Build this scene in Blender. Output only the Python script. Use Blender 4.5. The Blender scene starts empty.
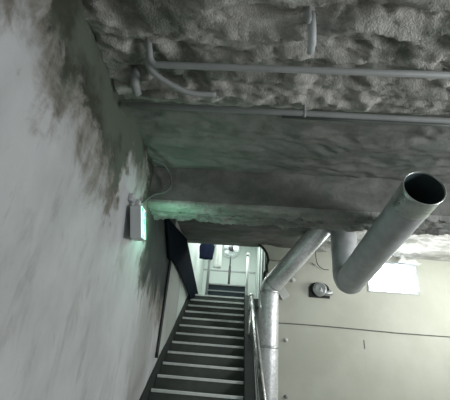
import bpy, bmesh, math, random
from mathutils import Vector, Matrix, noise
random.seed(4)
S = bpy.context.scene
C = S.collection
PI = math.pi

# ---------------------------------------------------------------- camera
F_PX = 337.0
PITCH, YAW, ROLL = 0.4362, 0.0606, 0.082
cp, sp, cy, sy = math.cos(PITCH), math.sin(PITCH), math.cos(YAW), math.sin(YAW)
FWD = Vector((-sy*cp, cy*cp, sp)); R0 = Vector((cy, sy, 0)); U0 = R0.cross(FWD)
RT = math.cos(ROLL)*R0 + math.sin(ROLL)*U0
UP = -math.sin(ROLL)*R0 + math.cos(ROLL)*U0
cam_d = bpy.data.cameras.new('camera'); cam = bpy.data.objects.new('camera', cam_d); C.objects.link(cam)
cam_d.sensor_fit = 'HORIZONTAL'; cam_d.sensor_width = 36; cam_d.lens = 36*F_PX/450
cam_d.clip_start = 0.02
m = Matrix((RT, UP, -FWD)).transposed().to_4x4()
cam.matrix_world = m
S.camera = cam

# ---------------------------------------------------------------- light
S.view_settings.view_transform = 'Standard'; S.view_settings.look = 'None'
S.view_settings.gamma = 1; S.view_settings.use_curve_mapping = False
S.view_settings.exposure = 0.75
w = bpy.data.worlds.new('world'); S.world = w; w.use_nodes = True
w.node_tree.nodes['Background'].inputs[0].default_value = (.78, .86, .84, 1)
w.node_tree.nodes['Background'].inputs[1].default_value = 0.20

def area(name, loc, target, sx, sz, power, col=(1, 1, 1)):
    d = bpy.data.lights.new(name, 'AREA'); d.shape = 'RECTANGLE'; d.size = sx; d.size_y = sz
    d.energy = power; d.color = col
    o = bpy.data.objects.new(name, d); C.objects.link(o); o.location = loc
    o.rotation_euler = (Vector(target)-Vector(loc)).to_track_quat('-Z', 'Y').to_euler()
    return o
area('room_lamp_light', (4.75, 4.9, 1.1), (2.6, 6.9, 1.6), 1.0, 1.0, 40, (.98, 1, .96))
area('right_fill_light', (4.7, 1.3, 0.85), (-1.0, 3.2, 0.5), 1.2, 1.2, 74, (.95, .98, 1))  # added fill from the right, out of view; no entrance stands there
area('window_daylight', (3.11, 6.76, 1.73), (3.0, 0, 0.6), .9, .55, 20, (.97, .99, 1))
area('upper_room_light', (-0.35, 8.8, 3.75), (-0.35, 8.6, 0), 1.2, 1.6, 52, (.93, 1, .98))

# ---------------------------------------------------------------- dimensions (origin = eye)
XL = -1.20          # left wall face
FZ = -1.667         # floor
CZ = 2.20           # foam ceiling
YW = 7.00           # cream wall face
BY0, BY1, BZ = 3.79, 4.32, 1.67   # beam
XR = 0.1625         # right end of steps
G, RI = .2989, .17
def nose(k): return (5.4187+G*k, -.4773+RI*k)

# ---------------------------------------------------------------- helpers
def tag(o, label=None, cat=None, group=None, kind=None):
    if label: o['label'] = label
    if cat: o['category'] = cat
    if group: o['group'] = group
    if kind: o['kind'] = kind
    return o
def empty(name, loc, label, cat, group=None):
    o = bpy.data.objects.new(name, None); C.objects.link(o); o.location = loc; o.empty_display_size = .1
    return tag(o, label, cat, group)
def link(name, bm, mat, parent=None, smooth=False, bevel=0):
    """bm is in world coordinates; the parent is an unrotated Empty or mesh."""
    me = bpy.data.meshes.new(name)
    if parent is not None:
        off = Vector(); p = parent
        while p is not None: off += p.location; p = p.parent
        bmesh.ops.translate(bm, verts=bm.verts, vec=-off)
    bmesh.ops.recalc_face_normals(bm, faces=bm.faces)
    bm.to_mesh(me); bm.free()
    if smooth:
        for p in me.polygons: p.use_smooth = True
    o = bpy.data.objects.new(name, me); C.objects.link(o)
    if parent is not None: o.parent = parent
    me.materials.append(mat)
    if bevel:
        b = o.modifiers.new('bevel', 'BEVEL'); b.width = bevel; b.segments = 2; b.limit_method = 'ANGLE'
    return o
def recentre(o, base):
    """moves the origin of a single mesh thing"""
    b = Vector(base)
    o.data.transform(Matrix.Translation(-b)); o.location = b
    return o
def box(bm, a, b, M=None):
    a, b = Vector(a), Vector(b)
    vs = [bm.verts.new((x, y, z)) for x in (a.x, b.x) for y in (a.y, b.y) for z in (a.z, b.z)]
    for f in ((0, 1, 3, 2), (4, 6, 7, 5), (0, 4, 5, 1), (2, 3, 7, 6), (0, 2, 6, 4), (1, 5, 7, 3)):
        bm.faces.new([vs[i] for i in f])
    if M is not None:
        for v in vs: v.co = M @ v.co
    return vs
def prism(bm, pts, off):
    """closed polygon (3D points) extruded along off"""
    off = Vector(off)
    a = [bm.verts.new(p) for p in pts]; b = [bm.verts.new(Vector(p)+off) for p in pts]
    n = len(pts)
    bm.faces.new(a); bm.faces.new(b[::-1])
    for i in range(n): bm.faces.new((a[i], a[(i+1) % n], b[(i+1) % n], b[i]))
def frames(path):
    P = [Vector(p) for p in path]; T = []
    for i in range(len(P)):
        t = (P[min(i+1, len(P)-1)]-P[max(i-1, 0)]).normalized(); T.append(t)
    a = Vector((1, 0, 0)) if abs(T[0].x) < .8 else Vector((0, 1, 0))
    n = (a-T[0]*a.dot(T[0])).normalized(); out = []
    for i in range(len(P)):
        n = (n-T[i]*n.dot(T[i])).normalized(); out.append((P[i], n, T[i].cross(n)))
    return out
def tube(bm, path, r, seg=16, caps=True, rfun=None, closed=False):
    fr = frames(path); rings = []
    for i, (p, n, b) in enumerate(fr):
        ring = []
        for k in range(seg):
            a = 2*PI*k/seg
            rr = rfun(i, a) if rfun else (r[i] if isinstance(r, (list, tuple)) else r)
            ring.append(bm.verts.new(p+n*math.cos(a)*rr+b*math.sin(a)*rr))
        rings.append(ring)
    for i in range(len(rings)-1):
        for k in range(seg):
            bm.faces.new((rings[i][k], rings[i][(k+1) % seg], rings[i+1][(k+1) % seg], rings[i+1][k]))
    if caps:
        bm.faces.new(rings[0][::-1]); bm.faces.new(rings[-1])
    return rings
def line(a, b, n):
    a, b = Vector(a), Vector(b)
    return [a.lerp(b, i/n) for i in range(n+1)]
def bend(a, c, b, rad, n=8):
    """points of a rounded corner at c between a and b"""
    a, c, b = Vector(a), Vector(c), Vector(b)
    u, v = (a-c).normalized(), (b-c).normalized()
    ang = u.angle(v); d = rad/math.tan(ang/2)
    s, e = c+u*d, c+v*d
    ctr = c+(u+v).normalized()*(rad/math.sin(ang/2))
    out = []
    s0, e0 = s-ctr, e-ctr
    tot = s0.angle(e0); ax = s0.cross(e0).normalized()
    for i in range(n+1):
        out.append(ctr+Matrix.Rotation(tot*i/n, 3, ax) @ s0)
    return out
def spline(pts, n=8):
    P = [Vector(p) for p in pts]; P = [2*P[0]-P[1]]+P+[2*P[-1]-P[-2]]; out = []
    for i in range(1, len(P)-2):
        for k in range(n):
            t = k/n
            out.append(.5*((2*P[i])+(P[i+1]-P[i-1])*t+(2*P[i-1]-5*P[i]+4*P[i+1]-P[i+2])*t*t+(3*P[i]-P[i-1]-3*P[i+1]+P[i+2])*t**3))
    out.append(P[-2]); return out
def ball(bm, c, r, sc=(1, 1, 1), seg=16):
    M = Matrix.Translation(c) @ Matrix.Diagonal((*sc, 1))
    bmesh.ops.create_uvsphere(bm, u_segments=seg, v_segments=seg//2, radius=r, matrix=M)
def disc_y(bm, c, r, y0, y1, seg=24, r1=None):
    """cylinder along Y"""
    c = Vector(c)
    tube(bm, [Vector((c.x, y0, c.z)), Vector((c.x, y1, c.z))], [r, r if r1 is None else r1], seg)

# ---------------------------------------------------------------- materials
class NT:
    def __init__(s, name):
        s.m = bpy.data.materials.new(name); s.m.use_nodes = True; s.t = s.m.node_tree; s.n = s.t.nodes; s.l = s.t.links
        s.b = s.n['Principled BSDF']; s.geo = None
    def pos(s):
        if not s.geo: s.geo = s.n.new('ShaderNodeNewGeometry')
        return s.geo.outputs['Position']
    def obj(s): return s.n.new('ShaderNodeTexCoord').outputs['Object']
    def put(s, sock, v):
        if hasattr(v, 'links') or isinstance(v, bpy.types.NodeSocket): s.l.new(v, sock)
        else: sock.default_value = v
    def math(s, op, a, b=0.0, c=None, clamp=False):
        n = s.n.new('ShaderNodeMath'); n.operation = op; n.use_clamp = clamp
        s.put(n.inputs[0], a); s.put(n.inputs[1], b)
        if c is not None: s.put(n.inputs[2], c)
        return n.outputs[0]
    def scale(s, v, sc, loc=(0, 0, 0)):
        n = s.n.new('ShaderNodeMapping'); n.inputs['Scale'].default_value = sc; n.inputs['Location'].default_value = loc
        s.l.new(v, n.inputs[0]); return n.outputs[0]
    def noise(s, v, scale, detail=4, rough=.55, dist=0):
        n = s.n.new('ShaderNodeTexNoise'); n.inputs['Scale'].default_value = scale; n.inputs['Detail'].default_value = detail
        n.inputs['Roughness'].default_value = rough; n.inputs['Distortion'].default_value = dist
        s.l.new(v, n.inputs['Vector']); return n.outputs['Fac']
    def ramp(s, v, lo, hi, a=0.0, b=1.0):
        n = s.n.new('ShaderNodeMapRange'); n.interpolation_type = 'SMOOTHSTEP'
        s.put(n.inputs[0], v); s.put(n.inputs[1], lo); s.put(n.inputs[2], hi); n.inputs[3].default_value = a; n.inputs[4].default_value = b
        return n.outputs[0]
    def mix(s, f, a, b):
        n = s.n.new('ShaderNodeMix'); n.data_type = 'RGBA'
        s.put(n.inputs['Factor'], f)
        for k, v in ((6, a), (7, b)):
            if isinstance(v, tuple): n.inputs[k].default_value = (*v, 1)
            else: s.l.new(v, n.inputs[k])
        return n.outputs[2]
    def bump(s, h, strength=.3, dist=.02):
        n = s.n.new('ShaderNodeBump'); n.inputs['Strength'].default_value = strength; n.inputs['Distance'].default_value = dist
        s.l.new(h, n.inputs['Height']); s.l.new(n.outputs[0], s.b.inputs['Normal'])
    def sep(s, v):
        n = s.n.new('ShaderNodeSeparateXYZ'); s.l.new(v, n.inputs[0]); return n.outputs
    def base(s, v):
        if isinstance(v, tuple): s.b.inputs['Base Color'].default_value = (*v, 1)
        else: s.l.new(v, s.b.inputs['Base Color'])
    def set(s, rough=.7, metal=0.0, spec=.3):
        s.put(s.b.inputs['Roughness'], rough); s.b.inputs['Metallic'].default_value = metal
        s.b.inputs['Specular IOR Level'].default_value = spec

def simple(name, col, rough=.6, metal=0.0, spec=.3, var=.12, sc=6, bump=0.0):
    t = NT(name); v = t.obj()
    n = t.noise(v, sc, 4)
    t.base(t.mix(n, tuple(c*(1-var) for c in col), tuple(min(1, c*(1+var)) for c in col)))
    t.set(rough, metal, spec)
    if bump: t.bump(t.noise(v, sc*6, 5), bump, .01)
    return t.m
def emit(name, col, st):
    t = NT(name); t.base(col); t.b.inputs['Emission Color'].default_value = (*col, 1); t.b.inputs['Emission Strength'].default_value = st
    return t.m

def mat_left_wall():
    t = NT('stained_plaster'); p = t.pos(); x, y, z = t.sep(p)
    v = t.scale(p, (1, 1, .32)); streak = t.noise(v, 5.0, 6, .62, .4)
    soft = t.noise(t.scale(p, (1, 1, .6)), 1.7, 4, .6)
    fine = t.noise(p, 22, 5, .6)
    col = t.mix(t.ramp(soft, .35, .65), (.47, .48, .485), (.575, .58, .59))
    # faint vertical runs and smudges over the whole wall
    col = t.mix(t.ramp(streak, .52, .70, 0, .45), col, (.27, .265, .25))
    col = t.mix(t.ramp(t.noise(t.scale(p, (1, 2.5, 1)), 7, 6, .7), .60, .78, 0, .45), col, (.22, .21, .20))
    # leak stain: a band that follows the line from the ceiling down to the sign
    edge = t.math('MULTIPLY_ADD', y, -.25, 1.72)           # height where the stain starts at this distance
    d = t.math('SUBTRACT', z, edge)
    d = t.math('ADD', d, t.math('MULTIPLY', t.math('SUBTRACT', streak, .5), .8))
    d = t.math('ADD', d, t.math('MULTIPLY', t.math('SUBTRACT', t.noise(p, 2.3, 6, .65, .5), .5), 1.3))
    far = t.math('ADD', y, t.math('MULTIPLY', t.math('SUBTRACT', t.noise(p, 4, 5, .6), .5), .8))
    clean = t.math('MULTIPLY', t.ramp(far, 2.72, 3.02), t.math('MULTIPLY', t.ramp(far, 4.1, 3.75), .8))
    d = t.math('SUBTRACT', d, t.math('MULTIPLY', clean, .9))
    stain = t.ramp(d, -.16, .24)
    deep = t.ramp(t.math('ADD', d, t.math('MULTIPLY', t.math('SUBTRACT', fine, .5), .5)), .14, .46)
    brown = t.mix(t.ramp(t.noise(p, 3.1, 5, .6), .38, .62), (.15, .13, .10), (.25, .235, .205))
    col = t.mix(t.math('MULTIPLY', stain, .85), col, brown)
    green = t.mix(t.ramp(t.noise(p, 2.2, 4, .6), .4, .62), (.055, .06, .045), (.12, .14, .11))
    col = t.mix(deep, col, green)
    wall_shade = t.math('MULTIPLY', t.math('MULTIPLY', t.ramp(far, 3.75, 4.3), t.ramp(far, 5.9, 5.5)), t.ramp(t.math('ADD', z, t.math('MULTIPLY', t.math('SUBTRACT', streak, .5), 1.2)), .55, .95))  # mask for shade painted onto the wall between the sign and the cable
    # damp patch low down before the steps and around the black cable
    e2 = t.math('ABSOLUTE', t.math('SUBTRACT', y, 4.75))
    low = t.ramp(t.math('ADD', e2, t.math('MULTIPLY', t.math('SUBTRACT', streak, .5), 1.2)), .6, .15)
    col = t.mix(t.math('MULTIPLY', low, .5), col, (.23, .22, .195))
    col = t.mix(t.math('MULTIPLY', wall_shade, .95), col, (.028, .036, .034))
    col = t.mix(t.ramp(t.math('ADD', y, t.math('MULTIPLY', soft, .3)), 5.75, 5.95, 0, .75), col, (.50, .52, .49))  # wall lightened near the steps, painting in light from the upper room
    t.base(col); t.set(.62, 0, .3)
    t.bump(t.math('ADD', t.noise(p, 3, 5, .6), t.math('MULTIPLY', fine, .15)), .35, .04)
    return t.m

def mat_foam(name, light, dark, green, bump=.6):
    t = NT(name); p = t.pos()
    v = t.scale(p, (.8, 2.0, 1.2))
    a = t.noise(v, 2.6, 6, .62, .6); b = t.noise(t.scale(p, (1, 1.6, 1), (3, 1, 0)), 1.5, 5, .6)
    f = t.noise(p, 30, 5, .65)
    col = t.mix(t.ramp(a, .38, .62), dark, light)
    col = t.mix(t.ramp(b, .50, .62, 0, .7), col, green)
    col = t.mix(t.ramp(f, .55, .75, 0, .35), col, tuple(c*.6 for c in dark))
    t.base(col); t.set(.88, 0, .15)
    t.bump(t.math('ADD', t.math('MULTIPLY', f, .7), t.noise(p, 70, 3, .6)), bump, .035)
    return t.m

def mat_cream():
    t = NT('cream_paint'); p = t.pos()
    a = t.noise(p, 1.1, 5, .6)
    col = t.mix(t.ramp(a, .35, .65), (.505, .515, .445), (.565, .575, .505))
    col = t.mix(t.ramp(t.noise(t.scale(p, (1, 1, .25)), 3, 5, .6), .58, .75, 0, .35), col, (.47, .48, .41))
    t.base(col); t.set(.55, 0, .3); t.bump(t.noise(p, 14, 4, .55), .08, .02)
    return t.m

def mat_metal(name, c0, c1, rough, sc=(6, 6, 1.5), n=5, metal=.9, bump=.15, bscale=12):
    t = NT(name); p = t.pos()
    a = t.noise(t.scale(p, sc), n, 6, .62)
    col = t.mix(t.ramp(a, .35, .68), c0, c1); t.base(col)
    t.set(t.ramp(a, .3, .7, rough*.8, rough*1.25), metal, .5)
    t.bump(t.noise(p, bscale, 5, .6), bump, .015)
    return t.m

M = {
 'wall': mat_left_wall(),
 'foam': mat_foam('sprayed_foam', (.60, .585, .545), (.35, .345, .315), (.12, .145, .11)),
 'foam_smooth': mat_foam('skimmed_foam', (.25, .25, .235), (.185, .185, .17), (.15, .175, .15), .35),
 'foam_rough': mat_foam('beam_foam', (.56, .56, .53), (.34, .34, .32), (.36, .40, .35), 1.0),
 'foam_white': mat_foam('white_sprayed_foam', (.80, .80, .77), (.55, .55, .52), (.45, .47, .43), .9),
 'cream': mat_cream(),
 'floor': simple('floor_concrete', (.20, .20, .19), .7, bump=.2),
 'white_wall': simple('upper_room_paint', (.60, .66, .62), .5, var=.05, sc=2),
 'grey_trim': simple('grey_steel_trim', (.36, .38, .38), .45, .3),
 'step': simple('dark_step_stone', (.10, .108, .10), .75, 0, .15, .25, 9, .2),
 'nosing': simple('step_edge_strip', (.74, .76, .74), .45, 0, .4, .2, 14),
 'stringer': simple('dark_skirt', (.035, .04, .037), .8, 0, .1, .3, 5, .15),
 'steel': mat_metal('stainless_tube', (.42, .43, .42), (.62, .63, .62), .22, (2, 2, 2), 4, 1, .03),
 'galv': mat_metal('galvanised_duct', (.44, .46, .48), (.56, .58, .60), .55, (2, 2, 2), 3, .6, .05, 5),
 'galv_in': simple('duct_inside_shade', (.055, .075, .08), .6, 0, .15, .15, 3),  # shade inside the duct, put into a darker colour for its inner face
 'collar': mat_metal('duct_collar_steel', (.50, .55, .53), (.66, .70, .68), .32, (4, 4, 4), 3, .85, .03, 5),
 'foil': mat_metal('crumpled_foil', (.66, .67, .68), (.86, .87, .88), .34, (4, 4, 4), 6, .35, .6, 15),
 'pipe': simple('pipe_grey_paint', (.31, .325, .32), .55, .05, .35, .2, 5, .1),
 'black': simple('black_plastic', (.015, .016, .018), .45, 0, .4),
 'rubber': simple('dark_sealant', (.02, .022, .022), .7),
 'cable': simple('grey_cable', (.12, .135, .125), .5),
 'white': simple('white_plastic', (.72, .73, .71), .45, 0, .4, .05),
 'sign_body': simple('sign_case_grey', (.50, .52, .53), .5, 0.0, .5, .1),
 'sign_white': emit('sign_light_white', (.66, 1.0, .85), .85),
 'sign_green': emit('sign_light_green', (.01, .55, .30), .45),
 'blue_black': simple('blue_black_matte', (.007, .011, .017), .95, 0, .03, .4, 5, .2),
 'navy': simple('navy_cloth', (.008, .012, .030), .9, 0, .1, .3, 8, .2),
 'towel': simple('white_cloth', (.75, .76, .73), .9, 0, .1, .06, 8, .2),
 'bench': simple('dark_steel_bench', (.05, .065, .08), .35, .3, .5, .25, 6),
 'silver': simple('vent_silver', (.55, .57, .58), .35, .7, .5, .1),
 'blade': simple('fan_blade_grey', (.5, .55, .55), .4, 0, .4),
}
def mat_pane():
    t = NT('glaring_pane'); p = t.pos()
    n = t.noise(t.scale(p, (3, 1, 3)), 3.0, 6, .7, .8)
    c = t.mix(t.ramp(n, .42, .62), (.62, .70, .88), (1, 1, 1))
    t.base((.9, .9, .9)); t.l.new(c, t.b.inputs['Emission Color'])
    t.put(t.b.inputs['Emission Strength'], t.ramp(n, .40, .56, .35, 4.0))
    return t.m
M['pane'] = mat_pane()
def mat_plastic():
    t = NT('clear_crumpled_plastic'); p = t.obj()
    t.base((.85, .88, .95)); t.set(.35, 0, .5); t.b.inputs['Transmission Weight'].default_value = .35
    t.bump(t.noise(p, 14, 5, .6), .8, .03); return t.m
M['plastic'] = mat_plastic()

# ---------------------------------------------------------------- setting
def struct(name, bm, mat, smooth=False):
    o = link(name, bm, mat, None, smooth); o['kind'] = 'structure'; return o

bm = bmesh.new(); box(bm, (XL-.3, -2.5, FZ-.2), (5.4, YW+.2, FZ)); struct('floor', bm, M['floor'])

# left wall: a fine sheet with slight waves, thick behind
def fbm(v, o=4, h=1.0): return noise.fractal(v, h, 2.0, o)
bm = bmesh.new()
ny, nz = 150, 60
y0, y1, z0, z1 = -2.5, YW, FZ, 2.6
grid = []
for j in range(nz+1):
    row = []
    for i in range(ny+1):
        y = y0+(y1-y0)*i/ny; z = z0+(z1-z0)*j/nz
        d = .012*fbm(Vector((0, y*1.1, z*.8))) + .004*fbm(Vector((5, y*5, z*4)))
        row.append(bm.verts.new((XL+d, y, z)))
    grid.append(row)
for j in range(nz):
    for i in range(ny): bm.faces.new((grid[j][i], grid[j][i+1], grid[j+1][i+1], grid[j+1][i]))
bk = [[bm.verts.new((XL-.25, yy, zz)) for yy in (y0, y1)] for zz in (z0, z1)]
bm.faces.new((bk[0][0], bk[0][1], bk[1][1], bk[1][0]))
bm.faces.new([*grid[0], bk[0][1], bk[0][0]]); bm.faces.new([*grid[-1], bk[1][1], bk[1][0]])
bm.faces.new([r[0] for r in grid]+[bk[1][0], bk[0][0]]); bm.faces.new([r[-1] for r in grid]+[bk[1][1], bk[0][1]])
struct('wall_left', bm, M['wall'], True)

# foam ceiling
def sm(a, b, x):
    t = max(0, min(1, (x-a)/(b-a))); return t*t*(3-2*t)
def foam_h(x, y):
    wx = x+.25*noise.noise(Vector((x*1.5, y*1.5, 7))); wy = y+.10*noise.noise(Vector((x*2, y*2, 3)))
    rid = 1-abs(noise.noise(Vector((wx*1.1, wy*4.2, 0))))*2
    lump = 1-abs(noise.noise(Vector((wx*3.0, wy*7.5, 11))))*2.2
    small = fbm(Vector((x*6.5, y*14, 2)), 3)
    tiny = fbm(Vector((x*26, y*26, 5)), 2)
    return .075*rid+.055*lump+.036*small+.018*tiny
def amp(x, y):
    a = 1.0
    a *= 1-.72*sm(2.38, 2.62, y)*(1-sm(4.2, 4.6, y))     # smoother strip before the beam
    a *= 1-.85*sm(4.4, 4.8, y)*(1-sm(1.2, 1.9, x))       # skimmed part over the stairs
    a *= 1-.45*sm(4.6, 5.0, y)*sm(1.2, 1.9, x)
    return a
def lift(x, y): return .045*sm(6.2, 6.9, y)*(1-sm(.5, .9, x))
bm = bmesh.new()
xs = [XL-.02+i*.028 for i in range(int((5.2-XL)/.028)+1)]
ys = [-2.5, -1.5, -.5, .2, .5]+[.6+j*.024 for j in range(int((YW+.1-.6)/.024)+1)]
rows = []
for y in ys:
    rows.append([bm.verts.new((x, y, CZ-amp(x, y)*(foam_h(x, y) if y > .55 else .02)+.02+lift(x, y))) for x in xs])
for j in range(len(ys)-1):
    for i in range(len(xs)-1): bm.faces.new((rows[j][i], rows[j+1][i], rows[j+1][i+1], rows[j][i+1]))
n0 = len(bm.faces)
box(bm, (XL-.25, -2.5, CZ+.09), (5.4, YW+.1, CZ+.3))
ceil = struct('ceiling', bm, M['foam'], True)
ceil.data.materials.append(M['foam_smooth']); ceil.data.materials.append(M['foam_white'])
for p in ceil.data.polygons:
    c = p.center
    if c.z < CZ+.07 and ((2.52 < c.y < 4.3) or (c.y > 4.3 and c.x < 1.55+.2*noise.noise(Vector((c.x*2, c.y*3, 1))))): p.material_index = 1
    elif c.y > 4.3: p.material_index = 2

# concrete beam sprayed with foam: face, underside, back
bm = bmesh.new()
prof = []
def seg(a, b, n, nrm, am):
    for i in range(n+1):
        t = i/n; prof.append((a[0]+(b[0]-a[0])*t, a[1]+(b[1]-a[1])*t, nrm, am))
seg((BY0+.03, CZ+.05), (BY0, BZ+.03), 24, (-1, 0), .35)
seg((BY0+.02, BZ), (BY0+.235, BZ-.005), 12, (0, -1), 1.3)
seg((BY0+.245, BZ+.09), (BY0+.285, BZ+.09), 2, (0, -1), .3)     # open joint along the underside
seg((BY0+.29, BZ-.002), (BY1-.02, BZ), 12, (0, -1), 1.5)
seg((BY1, BZ+.03), (BY1, CZ+.05), 20, (1, 0), 1.0)
bx = [XL-.02+i*.026 for i in range(int((5.2-XL)/.026)+1)]
cols = []
for x in bx:
    col = []
    for (y, z, nr, am) in prof:
        d = am*(.020*fbm(Vector((x*5, y*9, z*6)), 3)+.018*fbm(Vector((x*22, y*26, z*22)), 2)+.012*(1-abs(noise.noise(Vector((x*10, y*14, z*10+9))))*2))
        col.append(bm.verts.new((x, y+nr[0]*d, z+nr[1]*d)))
    cols.append(col)
for i in range(len(cols)-1):
    for j in range(len(prof)-1): bm.faces.new((cols[i][j], cols[i+1][j], cols[i+1][j+1], cols[i][j+1]))
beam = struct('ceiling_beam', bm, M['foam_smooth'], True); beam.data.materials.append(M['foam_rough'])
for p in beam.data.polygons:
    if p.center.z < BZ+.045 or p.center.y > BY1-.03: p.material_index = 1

# cream wall facing the camera: stair opening at its left with a rounded upper corner, window hole
WX0, WX1, WZ0, WZ1 = 2.60, 3.62, 1.41, 2.06
OX = .53
bm = bmesh.new()
T = (0, .16, 0)
pts = [(OX, YW, FZ)]+[(OX, YW, z) for z in (0, 1.55)]
pts += [(OX+.055, YW, 1.66), (OX+.045, YW, 1.80), (OX+.07, YW, 1.93), (OX+.03, YW, 2.08), (OX-.06, YW, 2.20), (OX-.14, YW, CZ+.06)]
pts += [(WX0, YW, CZ+.06), (WX0, YW, FZ)]
prism(bm, pts, T)
prism(bm, [(WX0, YW, FZ), (WX0, YW, WZ0), (WX1, YW, WZ0), (WX1, YW, FZ)], T)
prism(bm, [(WX0, YW, WZ1), (WX0, YW, CZ+.06), (WX1, YW, CZ+.06), (WX1, YW, WZ1)], T)
prism(bm, [(WX1, YW, FZ), (WX1, YW, CZ+.06), (5.3, YW, CZ+.06), (5.3, YW, FZ)], T)
struct('wall_back', bm, M['cream'])
bm = bmesh.new(); box(bm, (5.2, 1.2, FZ), (5.4, YW+.16, CZ+.1)); struct('wall_right', bm, M['cream'])
# dark ragged edge of the opening
bm = bmesh.new()
e = [(OX-.01, YW-.015, .2)]+[(p[0]-.012, YW-.012, p[2]) for p in pts[2:9]]
tube(bm, spline(e, 6), 0, 8, rfun=lambda i, a: .026+.010*noise.noise(Vector((i*.5, 0, 0))))
struct('trim_1', bm, M['rubber'], True)
# slab edge over the stair opening
bm = bmesh.new(); box(bm, (XL, YW-.03, CZ+.045), (OX-.1, YW+.16, CZ+.34)); struct('trim_2', bm, M['foam_smooth'])
# rounded cove under the ceiling over the window
bm = bmesh.new(); L = []
for i in range(41):
    x = 2.55+i*(5.2-2.55)/40; r = .03+.11*sm(0, 1, (x-2.5)/1.6)+.01*noise.noise(Vector((x*4, 0, 0)))
    L.append([bm.verts.new((x, YW+.02-r*(1-math.sin(a)), CZ+.02-r*(1-math.cos(a))*1.0-.0)) for a in [PI/2*k/6 for k in range(7)]]+[bm.verts.new((x, YW+.03, CZ+.03))])
for i in range(40):
    for k in range(8): bm.faces.new((L[i][k], L[i+1][k], L[i+1][(k+1) % 8], L[i][(k+1) % 8]))
bm.faces.new(L[0]); bm.faces.new(L[-1])
struct('trim_3', bm, simple('cove_grey', (.36, .36, .34), .8, bump=.3), True)

# window
bm = bmesh.new(); f = .035
for a, b in (((WX0, YW-.012, WZ0), (WX1, YW+.1, WZ0+.025)), ((WX0, YW-.012, WZ1-f), (WX1, YW+.1, WZ1)), ((WX0, YW-.012, WZ0+.025), (WX0+f, YW+.1, WZ1-f)), ((WX1-f, YW-.012, WZ0+.025), (WX1, YW+.1, WZ1-f))): box(bm, a, b)
wf = struct('window_1', bm, M['grey_trim'])
bm = bmesh.new(); box(bm, (WX0+f, YW+.05, WZ0+.025), (WX1-f, YW+.07, WZ1-f)); link('pane', bm, M['pane'], wf)

# upper room beyond the stair opening
LZ = nose(11)[1]; LY = nose(11)[0]
bm = bmesh.new(); box(bm, (XL-.25, LY, LZ-.2), (2.2, 11.4, LZ)); o = struct('floor', bm, M['step'])
bm = bmesh.new(); box(bm, (XL-.25, YW, FZ), (XL, 11.2, 3.95)); struct('wall_left', bm, M['white_wall'])
bm = bmesh.new(); box(bm, (OX, YW+.16, FZ), (OX+.15, 11.2, 3.95)); struct('wall_right', bm, M['white_wall'])
bm = bmesh.new(); box(bm, (XL-.25, 11.2, LZ-.2), (OX+.15, 11.35, 3.95)); struct('wall_back', bm, M['white_wall'])
bm = bmesh.new(); box(bm, (XL-.25, YW-.1, 3.95), (OX+.15, 11.35, 4.05)); struct('ceiling', bm, M['white_wall'])
bm = bmesh.new(); box(bm, (XL, YW, CZ+.34), (OX, YW+.12, 3.95)); struct('wall_front', bm, M['white_wall'])
bm = bmesh.new(); box(bm, (XL, 11.17, 2.60), (OX, 11.2, 2.64)); struct('trim_4', bm, M['grey_trim'])
# grey door lining standing on the right-hand side of the stair head
bm = bmesh.new()
for a, b in (((OX-.03, 7.5, 0.5), (OX, 7.62, 3.4)), ((OX-.03, 8.5, 1.2), (OX, 8.62, 3.4)), ((OX-.02, 9.6, LZ), (OX, 9.66, 3.4))): box(bm, a, b)
struct('trim_5', bm, M['grey_trim'])

# ---------------------------------------------------------------- staircase
st = empty('staircase', (-.5, 3.6, FZ), 'dark stone staircase with pale step edges climbing to the bright upper room', 'staircase')
for k in range(-6, 12):
    y, z = nose(k)
    bm = bmesh.new(); box(bm, (XL+.034, y+.012, z-RI-.06 if k > -6 else FZ), (XR, y+G+.03, z-.004))
    s = link('step', bm, M['step'], st)
    bm = bmesh.new()
    box(bm, (XL+.05, y-.010, z-.034), (XR-.012, y+.016, z+.003)); box(bm, (XL+.05, y+.01, z-.001), (XR-.012, y+.055, z+.003))
    link('nosing', bm, M['nosing'], s, bevel=.003)
def stringer(x0, x1, up, down):
    a, b = nose(-6), nose(11); bm = bmesh.new()
    prism(bm, [(x0, a[0]-.1, a[1]-RI), (x0, a[0]-.1, a[1]+up-.04), (x0, b[0]-.02, b[1]+up), (x0, b[0]+.12, b[1]+up*.4), (x0, b[0]+.12, b[1]-down), (x0, a[0]+.5, a[1]-RI)], (x1-x0, 0, 0))
    return link('stringer', bm, M['stringer'], st)
stringer(XL, XL+.032, .14, .4)
stringer(XR+.002, XR+.155, .06, .5)
bm = bmesh.new(); a, b = nose(-6), nose(11)
prism(bm, [(XR+.157, a[0]-.1, a[1]-RI), (XR+.157, a[0]-.1, a[1]+.03), (XR+.157, b[0]-.02, b[1]+.07), (XR+.157, b[0]+.1, b[1]-.1), (XR+.157, a[0]+.1, a[1]-RI)], (.008, 0, 0)); link('edge_strip', bm, M['pipe'], st)

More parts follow.
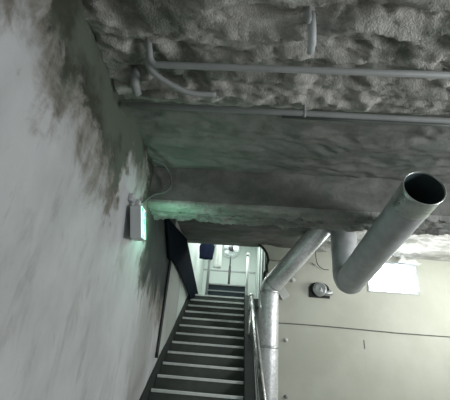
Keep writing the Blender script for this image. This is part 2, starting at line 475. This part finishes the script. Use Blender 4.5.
# ---------------------------------------------------------------- handrail
A, B = Vector((.345, 3.05, -1.02)), Vector((.262, 6.86, 1.13))
hr = empty('handrail', (.30, 3.2, FZ), 'polished stainless steel tube handrail beside the foot of the stairs', 'handrail')
bm = bmesh.new(); tube(bm, line(A, B, 4), [.052, .050, .047, .044, .042], 20); link('rail', bm, M['steel'], hr, True)
bm = bmesh.new(); ball(bm, B, .056, seg=20); link('end_ball', bm, M['steel'], hr, True)
def stepz(y): return nose(0)[1]+RI*math.floor((y-nose(0)[0])/G+1e-6)
for t in (.0, 1.0):
    p = A.lerp(B, t); bm = bmesh.new(); base = max(FZ, stepz(p.y)+.0) if t > .15 else FZ
    # posts stand on the outer stringer
    zb = max(FZ, nose(0)[1]+(p.y-nose(0)[0])*RI/G-.15)
    tube(bm, line((p.x-.03, p.y, zb), (p.x-.015, p.y, p.z-.02), 2), .024, 14); link('post', bm, M['steel'], hr, True)

nw = empty('stair_head_post', (.205, LY+.06, LZ), 'pale round-topped railing post at the head of the stairs', 'post')
bm = bmesh.new(); tube(bm, line((.205, LY+.06, LZ), (.205, LY+.06, 2.50), 2), .036, 16); link('shaft', bm, M['white'], nw, True)
bm = bmesh.new(); ball(bm, (.205, LY+.06, 2.52), .055); link('end_ball', bm, M['steel'], nw, True)

# ---------------------------------------------------------------- ducts
def ringband(name, p, d, r, w, mat, parent, n=40):
    p, d = Vector(p), Vector(d).normalized(); bm = bmesh.new()
    tube(bm, [p-d*w/2, p-d*w*.3, p+d*w*.3, p+d*w/2], [r*.97, r, r, r*.97], 40, False); return link(name, bm, mat, parent, True)

# foil wrapped duct going up the cream wall, then slanting up behind the beam
fd = empty('foil_duct', (.57, 6.42, FZ), 'crinkled silver foil-wrapped duct rising beside the handrail and slanting to the ceiling', 'duct')
p0, p1, p2 = Vector((.575, 6.42, FZ)), Vector((.575, 6.42, 1.24)), Vector((1.47, 5.78, 2.27))
b1 = bend(p0, p1, p2, .19, 8)
R1 = .172
def crinkle(seed, r): return lambda i, a: r*(1+.018*noise.noise(Vector((math.cos(a)*2.2, math.sin(a)*2.2, i*.35+seed)))+.010*noise.noise(Vector((math.cos(a)*6, math.sin(a)*6, i*.9+seed))))
bm = bmesh.new(); tube(bm, line(p0, b1[0], 70), R1, 40, True, crinkle(0, R1)); link('duct_section', bm, M['foil'], fd, True)
bm = bmesh.new(); tube(bm, b1, R1*1.04, 40, True, crinkle(4, R1*1.045)); link('elbow', bm, M['foil'], fd, True)
bm = bmesh.new(); tube(bm, line(b1[-1], p2, 34), R1, 40, True, crinkle(9, R1*1.03)); link('duct_section', bm, M['foil'], fd, True)
ringband('joint_band', b1[0], (0, 0, 1), R1*1.06, .05, M['silver'], fd)
ringband('joint_band', (.575, 6.42, .22), (0, 0, 1), R1*1.05, .04, M['silver'], fd)
ringband('joint_band', b1[-1], p2-p1, R1*1.07, .05, M['silver'], fd)

# big open duct
def ray(px, py): return FWD+RT*(px-225)/F_PX-UP*(py-200)/F_PX
e1 = Vector((1.745, 5.56, 1.22)); top = Vector((1.745, 5.56, CZ-.01)); end = Vector((1.66, 2.82, 1.555))
bd = empty('open_duct', top, 'large open-ended grey sheet metal duct hanging down and pointing at the viewer', 'duct')
R2 = .212; R3 = .184
b2 = bend(top, e1, end, .20, 9)
def seams(r, step, amp_): return lambda i, a: r*(1+(amp_ if i % step == 0 else 0)+.006*noise.noise(Vector((math.cos(a)*2, math.sin(a)*2, i*.15))))
bm = bmesh.new(); tube(bm, line(top, b2[0], 30), R2, 48, True, seams(R2, 15, .01)); link('duct_section', bm, M['galv'], bd, True)
bm = bmesh.new(); tube(bm, b2, R2*1.01, 48, True, seams(R2*1.01, 3, .012)); link('elbow', bm, M['galv'], bd, True)
def hollow(a, b, r, th, n, rf=None):
    bm = bmesh.new(); outer = tube(bm, line(a, b, n), r, 56, False, rf or (lambda i, t: r)); inner = tube(bm, line(a, b, n), r-th, 56, False)
    for k in range(56):
        q = (k+1) % 56
        bm.faces.new((outer[-1][k], outer[-1][q], inner[-1][q], inner[-1][k])); bm.faces.new((outer[0][k], inner[0][k], inner[0][q], outer[0][q]))
    return bm
dn = (end-e1).normalized(); L2 = (end-b2[-1]).length
mid = b2[-1]+dn*(L2-.30)
def taper(n, ra, rb): return lambda i, a: ra+(rb-ra)*i/n+(.0015 if i % 12 == 0 else 0)+.0025*noise.noise(Vector((math.cos(a)*2, math.sin(a)*2, i*.2)))
bm = bmesh.new(); tube(bm, line(b2[-1], mid+dn*.02, 60), 0, 56, False, taper(60, R2*.985, R3)); link('duct_section', bm, M['galv'], bd, True)
bm = hollow(mid, end, R3*1.012, .006, 8); link('collar', bm, M['collar'], bd, True)
bm = bmesh.new(); tube(bm, line(b2[-1], end-dn*.012, 30), 0, 56, False, lambda i, a: R2*.985+(R3-R2*.985)*i/30-.008); link('shaded_inner_wall', bm, M['galv_in'], bd, True)
bm = bmesh.new(); ua = dn.orthogonal().normalized(); ub = dn.cross(ua); tube(bm, [end+(ua*math.cos(a)+ub*math.sin(a))*R3*1.0 for a in [2*PI*k/64 for k in range(65)]], .006, 10, False); link('rim', bm, M['collar'], bd, True)
ringband('joint_band', mid, dn, R3*1.025, .03, M['galv'], bd)

# ---------------------------------------------------------------- pipes below the foam
def pipe(x0, x1, y, z, r, label, slope=0):
    t = empty('ceiling_pipe', (x0, y, z), label, 'pipe', )
    return t
cp1 = pipe(-.8, 5, 1.97, 2.05, .03, 'long grey pipe under the foam ceiling, farther from the beam, with an upturned end')
y, z = 1.93, 2.04
pth = [Vector((-.80, y-.17, CZ+.0)), *bend((-.80, y-.17, CZ), (-.79, y, z), (0, y, z), .06, 8), Vector((5.2, y+.01, z))]
bm = bmesh.new(); tube(bm, pth, .026, 18); link('pipe_run', bm, M['pipe'], cp1, True)
cp2 = pipe(-.9, 5, 2.4, 2.0, .03, 'grey pipe running along the foam ceiling, the one nearer the beam')
bm = bmesh.new(); tube(bm, line((-1.12, 2.40, 2.03), (5.2, 2.49, 2.03), 4), .027, 18); link('pipe_run', bm, M['pipe'], cp2, True)
bm = bmesh.new(); tube(bm, line((.30, 2.445, 1.998), (2.2, 2.47, 1.998), 3), .013, 12); link('side_tube', bm, M['cable'], cp2, True)
for par, yy, zz, xs_ in ((cp1, 1.94, 2.04, ()), (cp2, 2.43, 2.03, (.5,))):
    for x in xs_:
        bm = bmesh.new()
        for s in (-1, 1): box(bm, (x-.012, yy+s*.032-.002, zz-.005), (x+.012, yy+s*.032+.002, CZ+.06))
        tube(bm, [(x-.012, yy, zz), (x+.012, yy, zz)], .034, 18); link('hanger', bm, M['pipe'], par, True)
# stubs hanging from the foam
def stub(pts, r, label, cap=True, mat='pipe'):
    bm = bmesh.new(); tube(bm, pts, r, 20); o = link('pipe_stub', bm, M[mat], None, True); recentre(o, pts[0])
    tag(o, label, 'pipe stub'); return o
stub([Vector((.40, 1.60, 2.22)), Vector((.405, 1.62, 2.10)), Vector((.42, 1.70, 2.06)), Vector((.425, 1.78, 2.05))], [.03, .03, .031, .026], 'short rounded blue-grey pipe stub poking out of the foam above the upturned pipe', mat='sign_body')
stub([Vector((.36, 1.54, 2.24)), Vector((.365, 1.55, 2.10)), Vector((.368, 1.555, 2.075))], [.026, .026, .016], 'small round pipe end in the foam, above the blue-grey stub')
stub([Vector((-.98, 2.10, 2.20)), Vector((-.985, 2.17, 2.06)), Vector((-.98, 2.26, 2.03))], [.035, .04, .036], 'short thick pipe stub in the dark corner by the stained wall')
pth = spline([(-.86, 1.95, 2.14), (-.80, 2.02, 2.06), (-.66, 2.14, 2.04), (-.50, 2.24, 2.05), (-.30, 2.30, 2.10)], 6)
bm = bmesh.new(); tube(bm, pth, .024, 14); o = link('bent_pipe', bm, M['pipe'], None, True); recentre(o, pth[0])
tag(o, 'bent grey pipe curving across the foam between the two long pipes', 'pipe')

# ---------------------------------------------------------------- cables
def cable(name, pts, r, label, mat='cable', cat='cable', n=8):
    pth = spline(pts, n); bm = bmesh.new(); tube(bm, pth, r, 8); o = link(name, bm, M[mat], None, True); recentre(o, pth[0])
    return tag(o, label, cat)
cable('sign_cable', [(-1.12, 3.42, 2.08), (-1.02, 3.60, 2.12), (-.97, 3.70, 2.08), (-.93, 3.725, 1.98), (-.925, 3.735, 1.88), (-1.0, 3.735, 1.80), (-1.10, 3.72, 1.76), (-1.165, 3.60, 1.62), (-1.16, 3.36, 1.44)], .012, 'thin grey cable dropping down the beam face to the green exit sign')
cable('wall_cable', [(XL+.02, 5.60, 1.92), (XL+.02, 5.59, 1.3), (XL+.02, 5.60, .6), (XL+.02, 5.59, -.08)], .026, 'black upright cable fixed to the stained wall beside the steps', 'black')
cable('wall_wire', [(.74, YW-.012, .688), (1.6, YW-.012, .692), (2.9, YW-.012, .672), (3.1, YW-.012, .668), (5.1, YW-.012, .672)], .009, 'thin dark wire strung level across the cream wall', 'cable')
cable('loose_wire', [(.60, YW-.03, 1.93), (.75, 6.93, 1.90), (.90, 6.9, 1.93), (1.05, 6.7, 1.98), (1.2, 6.5, 2.05)], .007, 'short loose wire on the cream wall above the elbow of the foil duct', 'black')
cable('loose_wire', [(1.42, 6.3, 2.12), (1.52, 6.7, 1.98), (1.60, 6.9, 1.88), (1.72, 6.95, 1.80), (1.82, 6.9, 1.78)], .007, 'loose curled wire behind the big duct, above the round vent', 'black')
for i, (a, lab) in enumerate((((1.50, YW-.012, 1.93), 'tiny hooked wire end on the cream wall above the round vent'),)):
    cable('wire_end', [a, (a[0]+.03, a[1]-.01, a[2]-.05), (a[0]+.06, a[1]-.01, a[2]-.04)], .006, lab, 'black', 'wire')
bm = bmesh.new(); box(bm, (2.425, YW-.008, .34), (2.437, YW-.0005, .50)); o = link('wall_clip', bm, M['cable']); recentre(o, (2.43, YW, .34))
tag(o, 'tiny upright dark pin on the cream wall below the wire', 'pin')

# ---------------------------------------------------------------- exit sign
sg = empty('exit_sign', (XL, 3.33, 1.30), 'grey cased exit sign glowing green and white on the stained wall', 'exit sign')
Msg = Matrix.Translation((XL+.012, 3.30, 1.37)) @ Matrix.Rotation(math.radians(7), 4, 'Z') @ Matrix.Rotation(math.radians(-9), 4, 'Y') @ Matrix.Rotation(math.radians(13), 4, 'X')
bm = bmesh.new(); box(bm, (0, -.17, -.33), (.112, .17, .01), Msg); link('case', bm, M['sign_body'], sg, bevel=.01)
bm = bmesh.new(); box(bm, (.11, -.16, -.32), (.122, .16, -.0), Msg); face = link('lit_face', bm, M['sign_white'], sg)
def plate(poly):
    bm = bmesh.new(); prism(bm, [Msg @ Vector((.1222, y, z*1.25+.003)) for y, z in poly], (Msg.to_3x3() @ Vector((.0015, 0, 0)))); return bm
# running figure and doorway, in green on white
bm = bmesh.new()
def pl(poly): prism(bm, [Msg @ Vector((.1222, y, z*1.25+.003)) for y, z in poly], (Msg.to_3x3() @ Vector((.0015, 0, 0))))
pl([(-.16, -.26), (-.05, -.26), (-.05, -.235), (-.135, -.235), (-.135, -.035), (-.05, -.035), (-.05, -.01), (-.16, -.01)])
pl([(.07, -.26), (.16, -.26), (.16, -.01), (.07, -.01), (.07, -.035), (.10, -.07), (.10, -.2), (.07, -.235)])
pl([(0.02+.022*math.cos(a), -.055+.022*math.sin(a)) for a in [2*PI*k/10 for k in range(10)]])
pl([(-.01, -.085), (.035, -.08), (.03, -.155), (-.005, -.155)])
pl([(-.005, -.09), (-.06, -.10), (-.07, -.14), (-.055, -.14), (-.045, -.115), (-.005, -.11)])
pl([(.03, -.085), (.07, -.12), (.06, -.135), (.03, -.11)])
pl([(.0, -.15), (.03, -.15), (.0, -.20), (-.055, -.225), (-.06, -.205), (-.02, -.185)])
pl([(.015, -.15), (.035, -.15), (.05, -.19), (.045, -.245), (.025, -.245), (.028, -.20)])
link('running_figure', bm, M['sign_green'], face)
for zz, yy, xx in ((1.40, 3.17, 0), (1.355, 3.22, .065)):
    bm = bmesh.new(); box(bm, (XL+xx, yy-.04, zz), (XL+xx+.05, yy+.04, zz+.085)); link('bracket', bm, M['sign_body'], sg, bevel=.012)
pl_ = bpy.data.lights.new('exit_sign_glow', 'POINT'); pl_.energy = 3.6; pl_.color = (.42, 1.0, .70); pl_.shadow_soft_size = .06
o = bpy.data.objects.new('exit_sign_glow', pl_); C.objects.link(o); o.location = (-.86, 3.80, 1.30)

# ---------------------------------------------------------------- things on the cream wall
vt = empty('wall_vent', (1.63, YW, 1.22), 'round silver vent hood on a black arched plate, below the open duct elbow', 'vent')
bm = bmesh.new()
arch = [(1.42, 1.22), (1.83, 1.22), (1.83, 1.42)]+[(1.625+.205*math.cos(a), 1.40+.13*math.sin(a)) for a in [PI*k/12 for k in range(0, 13)]]+[(1.42, 1.42)]
prism(bm, [(x, YW-.02, z) for x, z in arch], (0, .019, 0)); link('plate', bm, M['black'], vt)
bm = bmesh.new(); tube(bm, [(1.62, YW-.02, 1.375), (1.62, YW-.12, 1.375), (1.62, YW-.16, 1.375)], [.135, .135, .11], 32); link('hood', bm, M['silver'], vt, True)
bm = bmesh.new(); 
for r in (.095, .07, .045): 
    pth = [Vector((1.62+r*math.cos(a), YW-.163, 1.375+r*math.sin(a))) for a in [2*PI*k/24 for k in range(25)]]; tube(bm, pth, .008, 8)
tube(bm, [(1.62, YW-.165, 1.375), (1.62, YW-.175, 1.375)], .025, 16); link('grille', bm, M['grey_trim'], vt, True)
bm = bmesh.new(); tube(bm, spline([(1.66, YW-.05, 1.33), (1.76, YW-.07, 1.31), (1.86, YW-.06, 1.33)], 6), .05, 18); link('side_spout', bm, M['silver'], vt, True)

def diamond(): 
    bm = bmesh.new(); Mx = Matrix.Translation((.90, YW-.03, 1.26)) @ Matrix.Rotation(math.radians(-32), 4, 'Y'); box(bm, (-.085, -.03, -.11), (.085, .03, .11), Mx)
    return bm
o = link('junction_box', diamond(), M['white'], None, bevel=.008); recentre(o, (.90, YW, 1.2)); tag(o, 'tilted white junction box beside the elbow of the foil duct', 'junction box')
for x, z, r, lab in ((1.10, 1.545, .05, 'round white fitting tucked below the slanting foil duct'), (.96, .39, .035, 'small white knob on the cream wall just under the thin wire'), (.96, -.55, .032, 'small dull knob low on the cream wall beside the foil duct')):
    bm = bmesh.new(); tube(bm, [(x, YW, z), (x, YW-.02, z), (x, YW-.04, z), (x, YW-.05, z)], [r, r, r*.8, r*.4], 18)
    o = link('round_fitting', bm, M['white' if z > 0 else 'pipe'], None, True); recentre(o, (x, YW, z)); tag(o, lab, 'wall fitting')

# torn plastic at the window
bm = bmesh.new(); g = []
nx_, nz_ = 26, 16
for j in range(nz_+1):
    row = []
    for i in range(nx_+1):
        u, v = i/nx_, j/nz_
        x = 3.16+.44*u+.02*noise.noise(Vector((u*4, v*4, 1))); z = 1.46+.56*v+.05*noise.noise(Vector((u*5, 0, 4)))*v
        y = YW-.045+.05*noise.noise(Vector((u*4, v*5, 8)))-.015
        row.append(bm.verts.new((x, y, z)))
    g.append(row)
for j in range(nz_):
    for i in range(nx_):
        if i/nx_ > .55-.55*(1-j/nz_)*1.0 + .1*noise.noise(Vector((i, j, 0))) : bm.faces.new((g[j][i], g[j][i+1], g[j+1][i+1], g[j+1][i]))
for v in [v for v in bm.verts if not v.link_faces]: bm.verts.remove(v)
o = link('plastic_sheet', bm, M['plastic'], None, True); so = o.modifiers.new('solid', 'SOLIDIFY'); so.thickness = .003
recentre(o, (3.4, YW-.05, 1.46)); tag(o, 'crumpled clear plastic sheet hanging over the glaring window', 'plastic sheet')
bm = bmesh.new()
pts3 = [(3.22, 2.03), (3.30, 2.12), (3.28, 2.20), (3.34, 2.17), (3.40, 2.10), (3.36, 2.07), (3.56, 2.10), (3.62, 2.02), (3.70, 2.03), (3.60, 1.97), (3.40, 2.0)]
prism(bm, [(x, YW-.15+.04*noise.noise(Vector((x*6, z*6, 0))), z) for x, z in pts3], (0, .03, 0))
o = link('torn_paper', bm, M['white'], None, False); recentre(o, (3.4, YW-.08, 2.0)); tag(o, 'torn white scrap of lining sticking up at the top of the window', 'paper scrap')

# ---------------------------------------------------------------- upper room contents
# flat dark shape on the stair wall, not identified as any one thing
def sheet(name, poly, th, mat, label, cat):
    bm = bmesh.new(); prism(bm, poly, (th, 0, 0)); bmesh.ops.triangulate(bm, faces=bm.faces)
    o = link(name, bm, M[mat]); recentre(o, poly[-1]); return tag(o, label, cat)
def at_x(px, py, x): r = ray(px, py); return r*(x/r.x)
sheet('dark_wall_shape', [at_x(166, 217, XL+.03), at_x(186, 239, XL+.06), at_x(192, 268, XL+.09), at_x(198, 296, XL+.12), at_x(190, 299, XL+.07), at_x(185, 286, XL+.045), at_x(179, 272, XL+.03), at_x(173, 262, XL+.03), at_x(168, 258, XL+.02), at_x(167, 240, XL+.02)], .02, 'blue_black', 'dark blue-black flat shape on the wall at the head of the stairs', 'sheet')

bn = empty('low_bench', (-.31, 9.05, LZ), 'low dark bench with a pale steel top at the head of the stairs', 'bench')
bm = bmesh.new(); box(bm, (-.84, 8.98, LZ+.02), (.20, 9.35, 1.71)); link('body', bm, M['bench'], bn, bevel=.01)
bm = bmesh.new(); box(bm, (-.86, 8.95, 1.71), (.22, 9.38, 1.75)); link('bench_top', bm, M['grey_trim'], bn, bevel=.005)
bm = bmesh.new(); box(bm, (-.80, 8.965, 1.55), (.16, 8.985, 1.58)); link('front_strip', bm, M['grey_trim'], bn)
for x in (-.78, .12):
    bm = bmesh.new(); box(bm, (x, 9.0, LZ), (x+.05, 9.32, LZ+.03)); link('foot', bm, M['black'], bn)

FX, FY, FZc = -.285, 9.65, 2.90
fn = empty('standing_fan', (FX, FY, LZ), 'black pedestal fan with a round wire cage behind the low bench', 'fan')
bm = bmesh.new(); tube(bm, [(FX, FY, LZ), (FX, FY, LZ+.02), (FX, FY, LZ+.035)], [.2, .2, .05], 28); link('base', bm, M['black'], fn, True)
bm = bmesh.new(); tube(bm, line((FX, FY, LZ+.02), (FX, FY, FZc-.50), 1), .032, 12); link('pole', bm, M['black'], fn, True)
bm = bmesh.new(); tube(bm, line((FX, FY, FZc-.6), (FX, FY, FZc), 1), .018, 12); link('inner_pole', bm, M['bench'], fn, True)
bm = bmesh.new(); tube(bm, [(FX, FY+.14, FZc), (FX, FY+.12, FZc), (FX, FY-.02, FZc)], [.04, .07, .065], 20); link('motor', bm, M['black'], fn, True)
bm = bmesh.new(); tube(bm, [(FX, FY-.02, FZc), (FX, FY-.13, FZc), (FX, FY-.14, FZc)], [.075, .075, .05], 20); link('hub', bm, M['black'], fn, True)
for k in range(3):
    bm = bmesh.new(); a0 = 2*PI*k/3+.3
    g = []
    for r in (.045, .10, .17, .235):
        wd = .35+.55*math.sin(min(1, (r-.03)/.19)*PI*.6)
        g.append([bm.verts.new((FX+r*math.cos(a0+t*wd), FY-.06+t*.03, FZc+r*math.sin(a0+t*wd))) for t in (-1, -.33, .33, 1)])
    for i in range(3):
        for j in range(3): bm.faces.new((g[i][j], g[i][j+1], g[i+1][j+1], g[i+1][j]))
    o = link('blade', bm, M['blade'], fn, True); so = o.modifiers.new('solid', 'SOLIDIFY'); so.thickness = .004
bm = bmesh.new()
for yy in (FY-.13, FY+.0):
    for r in (.285, .15) if yy < FY-.1 else (.285,):
        tube(bm, [Vector((FX+r*math.cos(a), (FY-.065) if r > .2 else yy, FZc+r*math.sin(a))) for a in [2*PI*k/40 for k in range(41)]], .006 if r > .2 else .003, 6, False)
    for k in range(36):
        a = 2*PI*k/36
        tube(bm, [Vector((FX+r*math.cos(a), FY-.065+(yy-FY+.065)*q, FZc+r*math.sin(a))) for r, q in ((.05, 1), (.18, .95), (.25, .6), (.285, 0))], .0022, 4, False)
link('cage', bm, M['silver'], fn, True)

# garment rack with a navy jacket and a white towel
RX0, RX1, RY, RZ = -.86, -.42, 8.88, 2.92
rk = empty('clothes_rack', (-.8, RY, LZ), 'slim steel clothes rail at the head of the stairs', 'clothes rack')
for x in (-.82, -.40):
    if x > -.5: continue
    bm = bmesh.new(); tube(bm, line((x, RY, LZ), (x, RY, RZ), 2), .036, 14); link('upright', bm, M['grey_trim'], rk, True)
bm = bmesh.new(); tube(bm, line((XL+.005, RY, RZ), (-.38, RY, RZ), 2), .016, 12); link('top_bar', bm, M['steel'], rk, True)
def cloth(name, x0, x1, z0, z1, yc, depth, mat, label, cat, shape=None, seed=0):
    bm = bmesh.new(); nz2, seg_ = 18, 36; rows = []
    for j in range(nz2+1):
        v = j/nz2; z = z1+(z0-z1)*v; cxx = (x0+x1)/2; hw = (x1-x0)/2*(shape(v) if shape else 1); row = []
        for k in range(seg_):
            a = 2*PI*k/seg_
            fold = 1+.22*math.sin(a*7+seed+v*1.5)*(0.3+.7*v)
            row.append(bm.verts.new((cxx+hw*math.cos(a)*(1+.04*math.sin(5*v+seed)), yc+depth*math.sin(a)*fold, z+.02*noise.noise(Vector((math.cos(a)*2, v*3, seed)))*v)))
        rows.append(row)
    for j in range(nz2):
        for k in range(seg_): bm.faces.new((rows[j][k], rows[j][(k+1) % seg_], rows[j+1][(k+1) % seg_], rows[j+1][k]))
    bm.faces.new(rows[0]); bm.faces.new(rows[-1])
    o = link(name, bm, M[mat], None, True); recentre(o, ((x0+x1)/2, yc, z1)); return tag(o, label, cat)
cloth('navy_jacket', -1.12, -.72, 2.36, 2.94, RY-.02, .07, 'navy', 'navy blue jacket hanging from the clothes rail, left of the white cloth', 'jacket', lambda v: .45+.6*min(1, v*2.5)-.35*max(0, v-.6), 1)
cloth('white_towel', -.70, -.50, 2.14, 2.94, RY, .05, 'towel', 'white cloth hanging from the clothes rail beside the fan', 'cloth', lambda v: .9+.1*v, 3)
